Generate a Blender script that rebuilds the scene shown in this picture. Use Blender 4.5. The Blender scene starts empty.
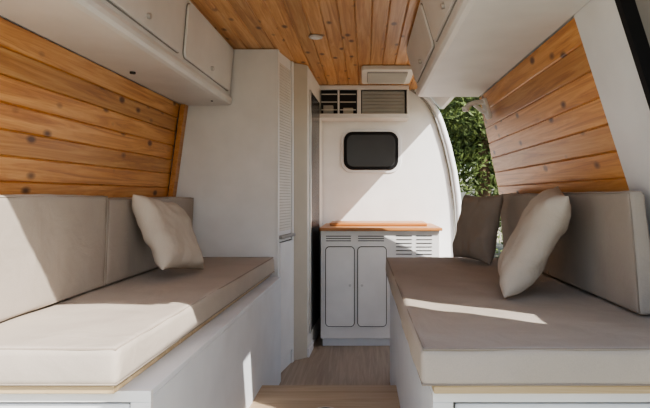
import bpy, bmesh, math, random
from mathutils import Vector, Matrix, Euler, noise
random.seed(7)
H=1.086
F=525.0
scene=bpy.context.scene

# ------------------------------------------------------------ materials
def newmat(name):
    m=bpy.data.materials.new(name); m.use_nodes=True
    nt=m.node_tree; b=nt.nodes["Principled BSDF"]
    return m,nt,b
def N(nt,t,**kw):
    n=nt.nodes.new(t)
    for k,v in kw.items(): setattr(n,k,v)
    return n
def ramp(nt,stops):
    r=N(nt,'ShaderNodeValToRGB'); e=r.color_ramp.elements
    while len(e)<len(stops): e.new(0.5)
    for i,(p,c) in enumerate(stops):
        e[i].position=p; e[i].color=(c[0],c[1],c[2],1)
    return r
def plain(name,col,rough=0.5,metal=0.0,nscale=6,var=0.04,spec=None):
    m,nt,b=newmat(name)
    tc=N(nt,'ShaderNodeTexCoord'); no=N(nt,'ShaderNodeTexNoise'); no.inputs['Scale'].default_value=nscale
    no.inputs['Detail'].default_value=4
    nt.links.new(tc.outputs['Object'],no.inputs['Vector'])
    r=ramp(nt,[(0.3,[c*(1-var) for c in col]),(0.7,[min(1,c*(1+var)) for c in col])])
    nt.links.new(no.outputs['Fac'],r.inputs['Fac']); nt.links.new(r.outputs['Color'],b.inputs['Base Color'])
    b.inputs['Roughness'].default_value=rough; b.inputs['Metallic'].default_value=metal
    if spec is not None: b.inputs['Specular IOR Level'].default_value=spec
    return m
def fabric(name,col,wr=0.22):
    m,nt,b=newmat(name)
    tc=N(nt,'ShaderNodeTexCoord')
    n1=N(nt,'ShaderNodeTexNoise'); n1.inputs['Scale'].default_value=5; n1.inputs['Detail'].default_value=5
    n2=N(nt,'ShaderNodeTexNoise'); n2.inputs['Scale'].default_value=450; n2.inputs['Detail'].default_value=2
    n3=N(nt,'ShaderNodeTexNoise'); n3.inputs['Scale'].default_value=6; n3.inputs['Detail'].default_value=3; n3.inputs['Distortion'].default_value=1.0
    for n in (n1,n2,n3): nt.links.new(tc.outputs['Object'],n.inputs['Vector'])
    mx=N(nt,'ShaderNodeMath',operation='ADD')
    s=N(nt,'ShaderNodeMath',operation='MULTIPLY'); s.inputs[1].default_value=0.5
    nt.links.new(n2.outputs['Fac'],s.inputs[0]); s2=N(nt,'ShaderNodeMath',operation='MULTIPLY'); s2.inputs[1].default_value=0.5
    nt.links.new(n1.outputs['Fac'],s2.inputs[0]); nt.links.new(s.outputs[0],mx.inputs[0]); nt.links.new(s2.outputs[0],mx.inputs[1])
    r=ramp(nt,[(0.3,[c*0.9 for c in col]),(0.7,[c*1.08 for c in col])])
    nt.links.new(mx.outputs[0],r.inputs['Fac']); nt.links.new(r.outputs['Color'],b.inputs['Base Color'])
    b.inputs['Roughness'].default_value=0.95
    b.inputs['Specular IOR Level'].default_value=0.12
    bp=N(nt,'ShaderNodeBump'); bp.inputs['Strength'].default_value=0.2; bp.inputs['Distance'].default_value=0.002
    nt.links.new(mx.outputs[0],bp.inputs['Height'])
    bp2=N(nt,'ShaderNodeBump'); bp2.inputs['Strength'].default_value=wr; bp2.inputs['Distance'].default_value=0.03
    nt.links.new(n3.outputs['Fac'],bp2.inputs['Height']); nt.links.new(bp.outputs['Normal'],bp2.inputs['Normal'])
    nt.links.new(bp2.outputs['Normal'],b.inputs['Normal'])
    return m
def wood(name,dark,mid,light,rough=0.35,scale=1.0,knots=True,axis='Y'):
    m,nt,b=newmat(name)
    tc=N(nt,'ShaderNodeTexCoord'); geo=N(nt,'ShaderNodeNewGeometry')
    comb=N(nt,'ShaderNodeCombineXYZ')
    mul=N(nt,'ShaderNodeMath',operation='MULTIPLY'); mul.inputs[1].default_value=37.0
    nt.links.new(geo.outputs['Random Per Island'],mul.inputs[0])
    for i in range(3): nt.links.new(mul.outputs[0],comb.inputs[i])
    add=N(nt,'ShaderNodeVectorMath',operation='ADD')
    nt.links.new(tc.outputs['Object'],add.inputs[0]); nt.links.new(comb.outputs[0],add.inputs[1])
    mp=N(nt,'ShaderNodeMapping')
    sc={'Y':(20,0.9,20),'X':(0.9,20,20)}[axis]
    mp.inputs['Scale'].default_value=[s*scale for s in sc]
    nt.links.new(add.outputs[0],mp.inputs['Vector'])
    n1=N(nt,'ShaderNodeTexNoise'); n1.inputs['Scale'].default_value=1.6; n1.inputs['Detail'].default_value=9; n1.inputs['Roughness'].default_value=.65; n1.inputs['Distortion'].default_value=1.3
    nt.links.new(mp.outputs[0],n1.inputs['Vector'])
    r=ramp(nt,[(0.34,dark),(0.5,mid),(0.64,light)])
    nt.links.new(n1.outputs['Fac'],r.inputs['Fac'])
    hs=N(nt,'ShaderNodeHueSaturation')
    mr=N(nt,'ShaderNodeMapRange'); mr.inputs['To Min'].default_value=0.78; mr.inputs['To Max'].default_value=1.12
    nt.links.new(geo.outputs['Random Per Island'],mr.inputs['Value']); nt.links.new(mr.outputs[0],hs.inputs['Value'])
    nt.links.new(r.outputs['Color'],hs.inputs['Color'])
    out=hs.outputs['Color']
    if knots:
        mp2=N(nt,'ShaderNodeMapping')
        mp2.inputs['Scale'].default_value=(11,6,11) if axis=='Y' else (6,11,11)
        nt.links.new(add.outputs[0],mp2.inputs['Vector'])
        v=N(nt,'ShaderNodeTexVoronoi'); v.inputs['Scale'].default_value=1.0
        nt.links.new(mp2.outputs[0],v.inputs['Vector'])
        rk=ramp(nt,[(0.09,(1,1,1)),(0.21,(0,0,0))]); nt.links.new(v.outputs['Distance'],rk.inputs['Fac'])
        mix=N(nt,'ShaderNodeMixRGB'); mix.inputs['Color2'].default_value=(dark[0]*0.25,dark[1]*0.20,dark[2]*0.2,1)
        k=N(nt,'ShaderNodeMath',operation='MULTIPLY'); k.inputs[1].default_value=0.95
        nt.links.new(rk.outputs['Color'],k.inputs[0]); nt.links.new(k.outputs[0],mix.inputs['Fac'])
        nt.links.new(out,mix.inputs['Color1']); out=mix.outputs['Color']
    nt.links.new(out,b.inputs['Base Color'])
    b.inputs['Roughness'].default_value=rough
    return m
WHITE=plain('white_laminate',(0.77,0.77,0.77),0.42)
WHITE2=plain('white_board',(0.73,0.755,0.79),0.5)
OFFW=plain('offwhite_laminate',(0.67,0.65,0.61),0.5)
CREAM=plain('cream_panel',(0.56,0.51,0.43),0.5)
BODY=plain('van_body_white',(0.73,0.74,0.76),0.3)
BLACK=plain('black_rubber',(0.012,0.012,0.013),0.6,spec=.2)
DARK=plain('dark_gap',(0.04,0.04,0.04),0.7)
SHADOWGAP=plain('slat_backing',(0.40,0.38,0.35),0.7)
GREY=plain('grey_plastic',(0.28,0.275,0.265),0.5)
GRILLE=plain('grille_grey',(0.46,0.45,0.42),0.5)
GLASS=plain('tinted_glass',(0.05,0.052,0.055),0.25,spec=.3)
METAL=plain('brushed_metal',(0.6,0.6,0.6),0.3,1.0)
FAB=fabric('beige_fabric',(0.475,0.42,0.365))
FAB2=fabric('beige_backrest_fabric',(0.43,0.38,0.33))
PIL=fabric('pillow_linen',(0.53,0.47,0.40),.5)
PIL2=fabric('taupe_pillow_linen',(0.32,0.28,0.24),.5)
PIP=fabric('seam_piping',(0.33,0.285,0.24))
PINE=wood('pine_wall_planks',(0.42,0.165,0.045),(0.60,0.28,0.088),(0.71,0.39,0.155))
PINEC=wood('pine_ceiling_planks',(0.43,0.185,0.06),(0.58,0.295,0.11),(0.68,0.41,0.19))
TRIMW=wood('orange_wood_trim',(0.48,0.20,0.06),(0.58,0.27,0.09),(0.66,0.34,0.13),knots=False)
COUNTER=wood('counter_wood',(0.42,0.17,0.055),(0.53,0.235,0.08),(0.61,0.29,0.11),0.35,knots=False,axis='X')
PLY=wood('plywood',(0.52,0.38,0.22),(0.60,0.46,0.28),(0.68,0.54,0.35),0.6,knots=False,axis='X')
FLOORM=wood('floor_laminate',(0.34,0.265,0.20),(0.41,0.325,0.245),(0.47,0.38,0.29),0.45,knots=False)
PLAT=wood('platform_laminate',(0.44,0.32,0.205),(0.53,0.40,0.27),(0.61,0.48,0.34),0.4,knots=False,axis='X')
LEAF=plain('leaf_green',(0.11,0.15,0.045),0.6,nscale=1.5,var=0.6)
BARK=plain('bark',(0.12,0.08,0.05),0.9,nscale=12,var=0.3)
GROUND=plain('dry_grass_ground',(0.36,0.33,0.24),0.95,nscale=2,var=0.35)

# ------------------------------------------------------------ helpers
def link(o): scene.collection.objects.link(o); return o
def mk(name,verts,faces,mat,bevel=0,seg=2,smooth=False):
    me=bpy.data.meshes.new(name); me.from_pydata([tuple(v) for v in verts],[],faces)
    bm=bmesh.new(); bm.from_mesh(me); bmesh.ops.recalc_face_normals(bm,faces=bm.faces); bm.to_mesh(me); bm.free()
    me.materials.append(mat); o=link(bpy.data.objects.new(name,me))
    if smooth:
        for p in me.polygons: p.use_smooth=True
    if bevel>0:
        md=o.modifiers.new('bevel','BEVEL'); md.width=bevel; md.segments=seg; md.limit_method='ANGLE'; md.angle_limit=math.radians(40)
    return o
def prism(name,poly,axis,a0,a1,mat,bevel=0,seg=2):
    n=len(poly); vs=[]
    for a in (a0,a1):
        for p,q in poly:
            vs.append({'Y':(p,a,q),'Z':(p,q,a),'X':(a,p,q)}[axis])
    fs=[list(range(n)),list(range(n,2*n))[::-1]]+[[i,(i+1)%n,n+(i+1)%n,n+i] for i in range(n)]
    return mk(name,vs,fs,mat,bevel,seg)
def box(name,x0,x1,y0,y1,z0,z1,mat,bevel=0,seg=2):
    return prism(name,[(x0,y0),(x1,y0),(x1,y1),(x0,y1)],'Z',z0,z1,mat,bevel,seg)
def soft(name,b4,t4,mat,bev=.02,disp=.010):
    vs=list(b4)+list(t4)
    me=bpy.data.meshes.new(name); me.from_pydata([tuple(v) for v in vs],[],[[3,2,1,0],[4,5,6,7],[0,1,5,4],[1,2,6,5],[2,3,7,6],[3,0,4,7]])
    bm=bmesh.new(); bm.from_mesh(me); bmesh.ops.recalc_face_normals(bm,faces=bm.faces)
    bmesh.ops.bevel(bm,geom=list(bm.edges),offset=bev,segments=4,profile=.5,affect='EDGES')
    lo=[min(v.co[i] for v in bm.verts) for i in range(3)]; hi=[max(v.co[i] for v in bm.verts) for i in range(3)]
    for ax in range(3):
        n=int((hi[ax]-lo[ax])/.035)
        for k in range(1,n):
            co=[0,0,0]; co[ax]=lo[ax]+(hi[ax]-lo[ax])*k/n; no=[0,0,0]; no[ax]=1
            bmesh.ops.bisect_plane(bm,geom=list(bm.verts)+list(bm.edges)+list(bm.faces),plane_co=co,plane_no=no)
    bm.normal_update()
    for v in bm.verts:
        p=v.co
        if v.normal.z<-.5: continue
        d=disp*(noise.noise(p*4.5)+.5*noise.noise(p*11))
        v.co=v.co+v.normal*d*.5
    bm.to_mesh(me); bm.free()
    for p in me.polygons: p.use_smooth=True
    me.materials.append(mat); return link(bpy.data.objects.new(name,me))
def rrect(w,h,r,n=6):
    pts=[]
    for cx,cy,a0 in ((w/2-r,h/2-r,0),(-w/2+r,h/2-r,90),(-w/2+r,-h/2+r,180),(w/2-r,-h/2+r,270)):
        for i in range(n+1):
            a=math.radians(a0+90*i/n); pts.append((cx+r*math.cos(a),cy+r*math.sin(a)))
    return pts
def rpanel(name,c,ux,uy,w,h,r,t,mat,bevel=0):
    ux=Vector(ux).normalized(); uy=Vector(uy).normalized(); n=ux.cross(uy)
    c=Vector(c); pts=rrect(w,h,r); k=len(pts); vs=[]
    for d in (0,t):
        for p,q in pts: vs.append(c+ux*p+uy*q+n*d)
    fs=[list(range(k)),list(range(k,2*k))[::-1]]+[[i,(i+1)%k,k+(i+1)%k,k+i] for i in range(k)]
    return mk(name,vs,fs,mat,bevel)
def tube(name,pts,r,mat,cyclic=False):
    cu=bpy.data.curves.new(name,'CURVE'); cu.dimensions='3D'; cu.bevel_depth=r; cu.bevel_resolution=3
    s=cu.splines.new('POLY'); s.points.add(len(pts)-1); s.use_cyclic_u=cyclic
    for i,p in enumerate(pts): s.points[i].co=(p[0],p[1],p[2],1)
    cu.use_fill_caps=True
    cu.materials.append(mat); return link(bpy.data.objects.new(name,cu))
def cyl(name,c,axis,r,l,mat,seg=24,bevel=0):
    ax=Vector(axis).normalized(); a=ax.orthogonal().normalized(); b=ax.cross(a); vs=[];c=Vector(c)
    for d in (-l/2,l/2):
        for i in range(seg):
            t=2*math.pi*i/seg; vs.append(c+ax*d+a*r*math.cos(t)+b*r*math.sin(t))
    fs=[list(range(seg)),list(range(seg,2*seg))[::-1]]+[[i,(i+1)%seg,seg+(i+1)%seg,seg+i] for i in range(seg)]
    return mk(name,vs,fs,mat,bevel)
def group(name,parts,loc=None):
    bpy.context.view_layer.update()
    if loc is None:
        cs=[p.matrix_world@Vector(c) for p in parts for c in p.bound_box]
        loc=[(min(c[i] for c in cs)+max(c[i] for c in cs))/2 for i in range(3)]
        loc[2]=min(c[2] for c in cs)
    e=bpy.data.objects.new(name,None); e.empty_display_size=0.05; link(e); e.location=loc
    inv=Matrix.Translation(Vector(loc)).inverted()
    for p in parts: p.parent=e; p.matrix_parent_inverse=inv
    return e
def interp(prof,z):
    if z<=prof[0][0]: return prof[0][1]
    for (a,x),(b,y) in zip(prof,prof[1:]):
        if z<=b: return x+(y-x)*(z-a)/(b-a)
    return prof[-1][1]
PR=[(-1.1,.93),(-.3,.925),(-.1,.90),(.0,.875),(.58,.69),(.72,.63),(.82,.54),(.89,.42)]
PL=[(-1.1,-1.21),(-.3,-1.20),(0,-1.165),(.5,-1.10),(.72,-1.03),(.82,-.95),(.89,-.82)]
def xR(z): return interp(PR,z)
def xL(z): return interp(PL,z)
Z=lambda zr:H+zr

# ------------------------------------------------------------ shell
def shell(name,prof,sgn,y0,y1,za,zb,mat,t=.03,off=0):
    f=y1 if callable(y1) else (lambda z:y1)
    zs=[za]+[z for z,_ in prof if za<z<zb]+[zb]; n=len(zs); vs=[];fs=[]
    for far in (0,1):
        for tt in (0,sgn*t):
            for z in zs: vs.append((interp(prof,z)+off+tt,f(z) if far else y0,Z(z)))
    for i in range(n-1):
        fs+= [[i,i+1,2*n+i+1,2*n+i],[n+i,3*n+i,3*n+i+1,n+i+1],[i,n+i,n+i+1,i+1],[2*n+i,2*n+i+1,3*n+i+1,3*n+i]]
    fs+= [[0,2*n,3*n,n],[n-1,2*n-1,4*n-1,3*n-1]]
    return mk(name,vs,fs,mat)
def planks(name,prof,sgn,y0,y1,za,zb,n,mat,farslant=0):
    vs=[];fs=[];dz=(zb-za)/n
    f=lambda z:y1+farslant*(zb-z)/(zb-za)
    for i in range(n):
        z0=za+i*dz; z1=z0+dz; base=len(vs); g=.0045; t=.013
        prof_pts=[(z0,0),(z0,t-g*1.3),(z0+g,t),(z1-g,t),(z1,t-g*1.3),(z1,0)]
        for yy in (0,1):
            for z,o in prof_pts: vs.append((interp(prof,z)-sgn*o,y0 if yy==0 else f(z),Z(z)))
        k=6
        fs.append([base+j for j in range(k)]); fs.append([base+k+j for j in range(k)][::-1])
        for j in range(k): fs.append([base+j,base+(j+1)%k,base+k+(j+1)%k,base+k+j])
    return mk(name,vs,fs,mat)
box('floor',-1.21,.93,1.2,4.45,-.05,0,FLOORM)
wl=[shell('panel',PL,-1,1.0,4.4,-1.086,.89,BODY)]
wl.append(planks('pine_planks',PL,-1,1.0,3.06,-.12,.53,8,PINE))
group('wall_left',wl)
prism('trim_1',[(xL(-.12)+.013,Z(-.12)),(xL(.53)+.013,Z(.53)),(xL(.53)+.043,Z(.53)),(xL(-.12)+.043,Z(-.12))],'Y',3.06,3.115,TRIMW,.003)
def yend(z):
    return 3.43 if z<-.12 else 3.43-.31*(z+.12)/.70
wr=[shell('panel',PR,1,1.62,yend,-1.086,.72,BODY),
    shell('roof_rail',PR,1,1.3,4.4,.72,.89,BODY),
    planks('pine_planks',PR,1,1.70,3.12,-.12,.58,8,PINE,.30)]
group('wall_right',wr)
zs=[-1.086,-.3,-.1,0,.2,.4,.58,.68,.76,.82,.87]
bx={-1.086:.76,-.3:.74,-.1:.73,0:.72,.2:.69,.4:.645,.58:.59,.68:.55,.76:.50,.82:.44,.87:.37}
poly=[(-1.19,Z(-1.086))]+[(bx[z],Z(z)) for z in zs]+[(-.84,Z(.87)),(-.96,Z(.8)),(-1.09,Z(.5)),(-1.16,Z(0))]
prism('wall_front',poly,'Y',4.35,4.39,WHITE)
e=[(bx[z]+.010,4.33,Z(z)) for z in zs]
group('door_1_frame',[tube('rubber_seal',e,.010,GREY),tube('white_frame',[(x+.035,4.34,z) for x,y,z in e],.026,BODY)])
jz=[-1.086,-.3,-.12,0,.2,.4,.58]
group('trim_2',[tube('jamb_edge',[(xR(z)+.012,yend(z)+.005,Z(z)) for z in jz],.014,BODY)])
# ceiling
vs=[];fs=[]
n=16;x0=-.86;x1=.44;w=(x1-x0)/n
for i in range(n):
    a=x0+i*w;b=a+w;g=.005;base=len(vs)
    for y in (.8,4.35):
        for x,z in ((a,.885),(a,.875),(a+g,.869),(b-g,.869),(b,.875),(b,.885)): vs.append((x,y,Z(z)))
    fs.append([base+j for j in range(6)]); fs.append([base+6+j for j in range(6)][::-1])
    for j in range(6): fs.append([base+j,base+(j+1)%6,base+6+(j+1)%6,base+6+j])
pc=mk('pine_planks',vs,fs,PINEC)
roof=box('roof_skin',-.9,.5,.8,4.4,Z(.89),Z(.92),BODY)
group('ceiling',[pc,roof])
pf=box('top_board',-.505,.155,1.30,2.55,.135,.163,PLAT,.003)
pf2=box('riser',-.50,.15,2.52,2.54,0.0,.134,WHITE2)
hole=cyl('table_socket_ring',(-.17,2.225,.165),(0,0,1),.055,.006,METAL,32,.001)
hole2=cyl('socket_hole',(-.17,2.225,.167),(0,0,1),.04,.006,DARK,32)
group('floor_platform',[pf,pf2,hole,hole2])

# ------------------------------------------------------------ benches
CT=-.365; CB=-.455
def bench(side):
    if side=='L':
        top=[(-1.16,1.255),(-.60,1.255),(-.555,3.07),(-1.16,3.07)]
        bx0=[( -1.15,1.29),(-.52,1.29),(-.49,3.06),(-1.15,3.06)]
    else:
        top=[(.165,1.255),(.90,1.255),(.90,3.07),(.145,3.07)]
        bx0=[(.165,1.29),(.90,1.29),(.90,3.06),(.145,3.06)]
    zt=Z(CB)-.021
    parts=[prism('bed_board',top,'Z',Z(CB)-.0205,Z(CB)-.0015,PLY,.002),
           prism('box_top',bx0,'Z',zt-.016,zt-.0005,WHITE2,.002)]
    if side=='L':
        s=[bx0[1],bx0[2],(bx0[2][0]-.016,bx0[2][1]),(bx0[1][0]-.016,bx0[1][1])]
    else:
        s=[bx0[0],bx0[3],(bx0[3][0]+.016,bx0[3][1]),(bx0[0][0]+.016,bx0[0][1])]
    parts.append(prism('side_panel',s,'Z',0,zt-.017,WHITE2,.001))
    xa=min(p[0] for p in bx0[:2]); xb=max(p[0] for p in bx0[:2])
    fw=.05
    parts+= [box('end_top_rail',xa,xb,1.275,1.292,zt-.028,zt,WHITE,.002),
             box('end_stile_1',xa,xa+fw,1.275,1.292,0,zt-.028,WHITE,.002),
             box('end_stile_2',xb-fw,xb,1.275,1.292,0,zt-.028,WHITE,.002),
             box('end_bottom_rail',xa+fw,xb-fw,1.275,1.292,0,.08,WHITE,.002),
             box('hatch',xa+fw+.006,xb-fw-.006,1.286,1.30,.086,zt-.036,WHITE2,.004),
             box('far_panel',xa+.01,xb-.01,3.04,3.055,0,zt-.017,WHITE2)]
    group('storage_bench',parts)
bench('L'); bench('R')
def seat(b,t):
    o=soft('pad',b,t,FAB,.018,.012)
    def ins(q,z,d):
        c=Vector((sum(p[0] for p in q)/4,sum(p[1] for p in q)/4))
        return [(p[0]+(d if p[0]<c.x else -d),p[1]+(d if p[1]<c.y else -d),z) for p in q]
    a=tube('top_seam',ins(t,t[0][2]-.003,.006),.0026,PIP,True)
    c=tube('bottom_seam',ins(b,b[0][2]+.005,.005),.0026,PIP,True)
    return group('seat_cushion',[o,a,c])
def quad(x0n,x1n,x0f,x1f,y0,y1,z): return [(x0n,y0,z),(x1n,y0,z),(x1f,y1,z),(x0f,y1,z)]
seat(quad(-1.17,-.585,-1.17,-.53,1.24,3.10,Z(CB)),quad(-1.17,-.588,-1.17,-.535,1.245,3.10,Z(CT)))
seat(quad(.131,.905,.118,.905,1.24,3.08,Z(CB)),quad(.133,.905,.12,.905,1.245,3.08,Z(CT)))
def backrest(fb,ft,bb,bt,y0,y1,ztop):
    z0=Z(CT)+.005; z1=Z(ztop)
    b=[(fb,y0,z0),(bb,y0,z0),(bb,y1,z0),(fb,y1,z0)]; t=[(ft,y0,z1),(bt,y0,z1),(bt,y1,z1),(ft,y1,z1)]
    o=soft('pad',b,t,FAB2,.016,.012)
    s=1 if fb>0 else -1
    a=tube('front_seam',[(fb+s*.004,y0+.006,z0+.006),(fb+s*.004,y1-.006,z0+.006),(ft+s*.004,y1-.006,z1-.006),(ft+s*.004,y0+.006,z1-.006)],.0024,PIP,True)
    return group('backrest_cushion',[o,a])
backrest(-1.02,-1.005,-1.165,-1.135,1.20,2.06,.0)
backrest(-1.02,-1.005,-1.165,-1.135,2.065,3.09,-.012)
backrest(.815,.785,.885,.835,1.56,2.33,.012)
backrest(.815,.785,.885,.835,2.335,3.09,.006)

# ------------------------------------------------------------ pillows
def pillow(loc,ux,uy,w,h,t,seed,mat):
    n=28; vs=[];fs=[]
    for s in (1,-1):
        for i in range(n+1):
            for j in range(n+1):
                a=2*i/n-1; b=2*j/n-1
                pin=1-.09*(1-abs(a)**2)*(abs(b)**3) ; pin2=1-.09*(1-abs(b)**2)*(abs(a)**3)
                x=a*w/2*pin2; y=b*h/2*pin
                e=max(0,(1-a**4))*max(0,(1-b**4))
                z=s*t/2*(e**.6)
                ed=min(1,e*4)
                z+=ed*.012*noise.noise(Vector((x*9+seed,y*9,s*2)))+ed*.006*noise.noise(Vector((x*28+seed,y*28,s)))
                r=math.hypot(a,b); th=math.atan2(b,a)
                z+=s*ed*.007*math.sin(th*9+seed+3*r)*max(0,r-.4)
                vs.append((x,y,z))
    m=(n+1)**2
    for s in (0,1):
        for i in range(n):
            for j in range(n):
                a=s*m+i*(n+1)+j
                f=[a,a+1,a+n+2,a+n+1]; fs.append(f if s else f[::-1])
    ux=Vector(ux).normalized(); uy=Vector(uy); uy=(uy-ux*uy.dot(ux)).normalized(); nn=ux.cross(uy)
    R=Matrix((ux,uy,nn)).transposed()
    # rest the lowest point on the seat cushion
    zmin=min((R@Vector(v)).z for v in vs)
    loc=(loc[0],loc[1],Z(CT)+.004-zmin)
    me=bpy.data.meshes.new('throw_pillow'); me.from_pydata(vs,[],fs)
    bm=bmesh.new(); bm.from_mesh(me); bmesh.ops.remove_doubles(bm,verts=bm.verts,dist=.0005); bmesh.ops.recalc_face_normals(bm,faces=bm.faces); bm.to_mesh(me); bm.free()
    for p in me.polygons: p.use_smooth=True
    me.materials.append(mat)
    o=link(bpy.data.objects.new('throw_pillow',me)); o.location=loc
    o.rotation_euler=R.to_euler()
    sd=o.modifiers.new('ss','SUBSURF'); sd.levels=1; sd.render_levels=1
    return o
pillow((-.875,2.36,0),(.14,.97,-.13),(-.44,-.18,.85),.39,.36,.12,1,PIL)
pillow((.632,1.97,0),(-.27,-.94,-.09),(.50,.02,.84),.45,.42,.14,5,PIL)
pillow((.605,2.84,0),(.38,-.92,0),(.20,.10,1.0),.36,.38,.11,9,PIL2)

# ------------------------------------------------------------ overhead cabinets
def cabinet(side):
    if side=='L':
        s=1
        prof=[(-1.075,.53),(-.815,.53),(-.797,.534),(-.787,.545),(-.785,.56),(-.789,.575),(-.80,.585),(-.777,.862),(-.90,.862),(-1.02,.70)]
    else:
        s=-1
        prof=[(.672,.58),(.33,.58),(.313,.584),(.303,.595),(.30,.61),(.304,.625),(.312,.635),(.245,.862),(.42,.862),(.60,.72)]
    body=prism('carcass',[(x,Z(z)) for x,z in prof],'Y',1.0,3.105,WHITE)
    parts=[body]
    a=Vector((prof[6][0],0,Z(prof[6][1]))); b=Vector((prof[7][0],0,Z(prof[7][1])))
    up=(b-a).normalized(); hgt=(b-a).length; mid=(a+b)/2
    for k,(y0,y1) in enumerate(((1.03,1.50),(1.53,2.25),(2.29,3.06))):
        uy=Vector((0,1,0)) if s>0 else Vector((0,-1,0))
        if (uy.cross(up)).x*s<0: uy=-uy
        n=uy.cross(up)
        c=Vector((mid.x,(y0+y1)/2,mid.z))+n*.0005
        parts.append(rpanel('door_gap_%d'%k,c,uy,up,y1-y0,hgt-.03,.03,.003,GREY))
        parts.append(rpanel('door_%d'%k,c,uy,up,y1-y0-.010,hgt-.04,.026,.012,WHITE,.003))
        parts.append(cyl('door_%d_knob'%k,c+n*.018+up*(-hgt*.28),n,.011,.014,METAL,20,.002))
    if s>0:
        parts.append(cyl('underside_catch',(-1.0,2.26,Z(.528)),(0,0,1),.012,.012,DARK))
        parts.append(cyl('screw_cap',(-.86,2.95,Z(.529)),(0,0,1),.006,.006,DARK))
    group('overhead_cabinet',parts)
cabinet('L'); cabinet('R')

# ------------------------------------------------------------ wardrobe + washroom column
parts=[]
zz=[-1.086,-.3,0,.5,.72,.82,.866]
poly=[(xL(z)+.004,Z(z)) for z in zz]+[(-.53,Z(.866)),(-.53,Z(-1.086))]
poly=[(x,max(z,.001)) for x,z in poly]
parts.append(prism('front_panel',poly,'Y',3.118,3.14,WHITE,.001))
A=Vector((-.528,3.118,0)); B=Vector((-.475,3.42,0)); d=(B-A).normalized(); L=(B-A).length; up=Vector((0,0,1)); nn=d.cross(up)
def onside(name,s0,s1,z0,z1,off,t,mat,bev=0,A=A,d=d,nn=nn):
    p0=A+d*s0+nn*off; p1=A+d*s1+nn*off; q1=p1+nn*t; q0=p0+nn*t
    return prism(name,[(p0.x,p0.y),(p1.x,p1.y),(q1.x,q1.y),(q0.x,q0.y)],'Z',z0,z1,mat,bev)
parts.append(onside('side_carcass',0,L,0.001,Z(.866),-.03,.03,WHITE))
parts.append(onside('tambour_back',.03,L-.04,Z(-.22),Z(.80),.0,.003,SHADOWGAP))
for i in range(58):
    z=Z(-.22)+i*1.02/58
    parts.append(onside('slat_%02d'%i,.035,L-.045,z+.001,z+.0155,.003,.005,OFFW,.0015))
parts.append(onside('handle_ledge',.02,L-.02,Z(-.265),Z(-.245),.0,.03,GREY,.003))
parts.append(onside('lower_door_gap',.03,L-.03,.09,Z(-.285),.0,.003,DARK))
parts.append(onside('lower_door',.035,L-.035,.095,Z(-.29),.001,.014,WHITE,.003))
parts.append(onside('stile',0,.028,.001,Z(.866),0,.012,WHITE,.002))
parts.append(onside('stile_2',L-.028,L,.001,Z(.866),0,.012,WHITE,.002))
group('wardrobe',parts)
parts=[]
A2=Vector((-.468,3.43,0));B2=Vector((-.385,3.50,0));d2=(B2-A2).normalized();n2=d2.cross(up)
parts.append(onside('cream_panel',0,(B2-A2).length,.001,Z(.866),-.015,.015,CREAM,.003,A2,d2,n2))
A3=Vector((-.384,3.505,0));B3=Vector((-.352,4.34,0));d3=(B3-A3).normalized();n3=d3.cross(up)
L3=(B3-A3).length
parts.append(onside('side_panel',0,L3,.001,Z(.866),-.02,.02,OFFW,.002,A3,d3,n3))
parts.append(onside('mirror',.12,.60,.14,Z(.72),0,.006,GLASS,.002,A3,d3,n3))
parts.append(onside('mirror_trim',.08,.12,.14,Z(.72),0,.012,METAL,.002,A3,d3,n3))
parts.append(onside('plinth',0,.22,.001,.06,0,.012,WHITE,.002,A3,d3,n3))
group('washroom_cubicle',parts)

# ------------------------------------------------------------ kitchen unit
parts=[]
KX0,KX1,KY=-.325,.54,3.75
KT=Z(-.255)
parts.append(box('carcass',KX0+.008,KX1-.008,KY,4.34,.06,KT,WHITE,.003))
parts.append(box('plinth',KX0+.02,KX1-.02,KY+.03,4.33,.001,.06,WHITE2))
parts.append(box('worktop',KX0,KX1+.01,KY-.03,4.345,KT,KT+.022,COUNTER,.005))
parts.append(box('sink_lid',KX0+.06,KX1-.07,3.95,4.28,KT+.0225,KT+.045,COUNTER,.006))
X=(1,0,0);U=(0,0,1)
def kd(name,x0,x1,z0,z1,r,knob=None):
    c=((x0+x1)/2,KY-.001,(z0+z1)/2)
    return [rpanel(name+'_gap',c,X,U,x1-x0+.010,z1-z0+.010,r+.005,.003,BLACK), rpanel(name,c,X,U,x1-x0,z1-z0,r,.010,WHITE,.002)]
px=lambda u:(u-365)*KY/F
pz=lambda v:Z((195-v)*KY/F)
parts+=kd('door_1',px(326),px(354),pz(326),pz(247),.025)
parts+=kd('door_2',px(358),px(386),pz(326),pz(247),.025)
parts+=kd('drawer_front',px(394),px(434),pz(326),pz(262),.02)
def vent(name,u0,u1,v0,v1,rows):
    for i in range(rows):
        v=v0+(v1-v0)*(i+.5)/rows
        x0,x1=px(u0),px(u1)
        parts.append(rpanel(name+'_slot_%d'%i,((x0+x1)/2,KY-.0005,pz(v)),X,U,x1-x0,.005,.0024,.0025,DARK))
vent('vent_a',326,351,235,242,3); vent('vent_b',358,384,235,242,3); vent('vent_c',396,412,234,256,6); vent('vent_d',416,432,234,256,6)
parts.append(cyl('knob_1',(px(350),KY-.016,pz(285)),(0,1,0),.009,.014,METAL))
parts.append(cyl('knob_2',(px(362),KY-.016,pz(285)),(0,1,0),.009,.014,METAL))
group('kitchen_cabinet',parts)

# ------------------------------------------------------------ bulkhead window
YB=4.349
group('window_1',[rpanel('white_surround',(.05,YB,Z(.365)),X,U,.50,.365,.095,.010,BODY,.004),
       rpanel('rubber_frame',(.05,YB-.009,Z(.365)),X,U,.45,.315,.075,.012,BLACK,.005),
       rpanel('glass',(.05,YB-.016,Z(.365)),X,U,.40,.265,.055,.008,GLASS,.002)])
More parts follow.
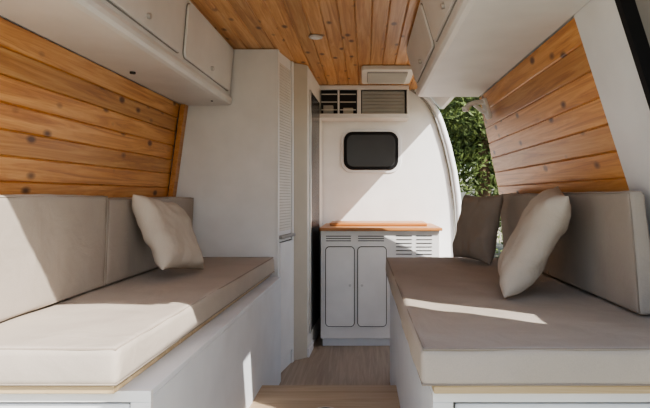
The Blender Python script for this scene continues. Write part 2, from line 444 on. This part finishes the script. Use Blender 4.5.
# ------------------------------------------------------------ high heater / grille unit
qx=lambda u:(u-365)*4.15/F
qz=lambda v:Z((195-v)*4.15/F)
x0,x1=qx(317),qx(409); z0,z1=qz(118),Z(.866); T=.018
parts=[box('bottom',x0,x1,4.15,4.348,z0,z0+T,WHITE,.003),box('top',x0,x1,4.15,4.348,z1-T,z1,WHITE,.003),
 box('side_1',x0,x0+T,4.15,4.348,z0+T,z1-T,WHITE,.002),box('side_2',x1-T,x1,4.15,4.348,z0+T,z1-T,WHITE,.002),
 box('divider',qx(357),qx(361),4.15,4.348,z0+T,z1-T,WHITE,.002),
 box('back',x0+T,x1-T,4.25,4.26,z0+T,z1-T,DARK),
 box('fascia_top',x0,x1,4.14,4.152,z1-.034,z1,WHITE,.002),box('fascia_bottom',x0,x1,4.14,4.152,z0,z0+.034,WHITE,.002)]
a0,a1=z0+.036,z1-.036
for i in range(7):
    z=a0+(a1-a0)*(i+.5)/7
    parts.append(prism('louvre_right_%d'%i,[(4.158,z-.007),(4.172,z+.006),(4.172,z+.010),(4.158,z-.003)],'X',qx(363),qx(404),GRILLE))
parts.append(box('louvre_right_back',qx(362),qx(405),4.176,4.18,a0,a1,GRILLE))
for i,(ua,ub) in enumerate(((321,337),(340,356))):
    for j in range(3):
        z=a0+(a1-a0)*(j+.5)/3
        parts.append(box('grille_left_%d_%d'%(i,j),qx(ua),qx(ub),4.16,4.168,z-.004,z+.004,OFFW,.001))
parts.append(box('grille_mid',qx(337.5),qx(339.5),4.152,4.17,a0,a1,WHITE,.001))
parts.append(box('control_box',qx(323),qx(333),4.18,4.24,a0,a0+.07,GRILLE,.003))
parts.append(box('control_box_2',qx(343),qx(353),4.18,4.24,a0,a0+.05,CREAM,.003))
group('wall_heater_unit',parts)
# ------------------------------------------------------------ ceiling vent and downlight
parts=[rpanel('frame',(.155,3.74,Z(.868)),X,(0,-1,0),.36,.46,.03,.03,OFFW,.006),
       rpanel('mesh',(.155,3.74,Z(.839)),X,(0,-1,0),.28,.34,.02,.004,GREY,.001)]
for i in range(8):
    parts.append(box('louvre_%d'%i,.02,.29,3.60+i*.04,3.608+i*.04,Z(.824),Z(.837),OFFW))
group('ceiling_vent',parts)
group('ceiling_downlight',[cyl('bezel',(-.27,2.87,Z(.864)),(0,0,1),.038,.010,METAL,32,.003),cyl('lens',(-.27,2.87,Z(.858)),(0,0,1),.024,.004,WHITE,24)])
parts=[tube('arm',[(.685,2.95,Z(.515)),(.65,2.94,Z(.52)),(.61,2.93,Z(.515)),(.575,2.92,Z(.50)),(.56,2.92,Z(.48))],.014,WHITE),
       tube('brace',[(.69,2.95,Z(.455)),(.655,2.94,Z(.47)),(.61,2.93,Z(.505))],.011,WHITE),
       rpanel('plate',(.690,2.95,Z(.487)),(.25,-1,0),(-.3,0,1),.05,.12,.015,.02,WHITE,.004),
       cyl('tip',(.56,2.92,Z(.478)),(0,0,1),.020,.026,WHITE,20,.004)]
group('wall_hook',parts)

# ------------------------------------------------------------ rear corner pillar & unseen open rear door on the right, added to shape the sun
group('rear_pillar',[shell('inner_face',PR,1,1.44,1.70,-1.086,.89,BODY,.06,-.014),
       shell('seal',PR,1,1.415,1.44,-1.086,.89,BLACK,.05,-.02),
       shell('outer_return',PR,1,1.30,1.415,-1.086,.89,GREY,.04,.02)])
group('door_2',[shell('skin',PR,1,-.02,1.10,-1.25,.0,BODY,.05,.10),  # added out of view; slit beside the pillar makes the bench's sun streak
   shell('frame_front',PR,1,1.02,1.10,0,.84,BODY,.05,.10),shell('frame_back',PR,1,-.02,.06,0,.84,BODY,.05,.10),
   shell('frame_top',PR,1,.06,1.02,.72,.84,BODY,.05,.10),shell('glass',PR,1,.06,1.02,0,.72,GLASS,.008,.12),
   shell('sun_block_plate',PR,1,1.05,1.31,-.28,.07,BODY,.02,.065),  # hinge arm enlarged into an unseen plate, blocking the streak's right end
   shell('lower_hinge_plate',PR,1,1.05,1.31,-.95,-.75,BODY,.02,.065)])
# ------------------------------------------------------------ outside
gp=mk('ground',[(-60,-60,-.6),(60,-60,-.6),(60,60,-.6),(-60,60,-.6)],[[0,1,2,3]],GROUND)
def leafmesh():
    vs=[];fs=[];rnd=random.Random(3)
    blobs=[(rnd.uniform(-1.6,1.6),rnd.uniform(-1.6,1.6),rnd.uniform(.9,5.2),rnd.uniform(.6,1.1)) for _ in range(26)]
    for bx_,by,bz,r in blobs:
        for _ in range(750):
            v=Vector((rnd.gauss(0,1),rnd.gauss(0,1),rnd.gauss(0,1))).normalized()*r*(rnd.random()**.35)
            c=Vector((bx_,by,bz))+v
            a=Vector((rnd.gauss(0,1),rnd.gauss(0,1),rnd.gauss(0,1))).normalized(); b=a.orthogonal().normalized()
            s=rnd.uniform(.04,.085); k=len(vs)
            vs+= [c-a*s,c+b*s*.5,c+a*s,c-b*s*.5]; fs.append([k,k+1,k+2,k+3])
    return vs,fs
lv,lf=leafmesh()
lm=bpy.data.meshes.new('foliage'); lm.from_pydata([tuple(v) for v in lv],[],lf); lm.materials.append(LEAF)
for i,(x,y,s,rz) in enumerate(((2.6,11.5,1.0,0),(4.9,12.5,1.1,1),(3.6,15.5,1.4,2),(7.2,14,1.2,4),(1.2,15,1.3,5))):
    f=link(bpy.data.objects.new('foliage',lm)); 
    tk=tube('trunk',[(0,0,0),(.1,.05,1.2),(0,.1,2.6),(.15,0,4.2)],.12,BARK)
    e=bpy.data.objects.new('leafy_tree',None); link(e); f.parent=e; tk.parent=e
    e.location=(x,y,-.6); e.scale=(s,s,s); e.rotation_euler=(0,0,rz)

# ------------------------------------------------------------ light
w=bpy.data.worlds.new('sky'); scene.world=w; w.use_nodes=True; nt=w.node_tree
bg=nt.nodes['Background']; sk=nt.nodes.new('ShaderNodeTexSky'); sk.sky_type='NISHITA'; sk.sun_disc=False
sk.sun_elevation=math.radians(42); sk.sun_rotation=math.radians(130); sk.dust_density=2.0
hsv=nt.nodes.new('ShaderNodeHueSaturation'); hsv.inputs['Saturation'].default_value=.8
nt.links.new(sk.outputs['Color'],hsv.inputs['Color'])
nt.links.new(hsv.outputs['Color'],bg.inputs['Color']); bg.inputs['Strength'].default_value=.33
sd=bpy.data.lights.new('sun','SUN'); sd.energy=8.5; sd.angle=math.radians(.5); sd.color=(1,.955,.89)
so=link(bpy.data.objects.new('sun',sd)); dirv=Vector((-.6,.5,-.65)); so.rotation_euler=dirv.to_track_quat('-Z','Y').to_euler(); so.location=(5,-5,8)
try: scene.view_settings.look='AgX - Medium High Contrast'
except Exception as ex: print(ex)

# ------------------------------------------------------------ camera
cd=bpy.data.cameras.new('cam'); cam=link(bpy.data.objects.new('camera',cd)); cam.location=(0,0,H); cam.rotation_euler=(math.pi/2,0,0)
cd.sensor_width=36; cd.lens=F/650*36; cd.shift_x=-(365-325)/650; cd.shift_y=-(204-195)/650; cd.clip_start=.02
scene.camera=cam
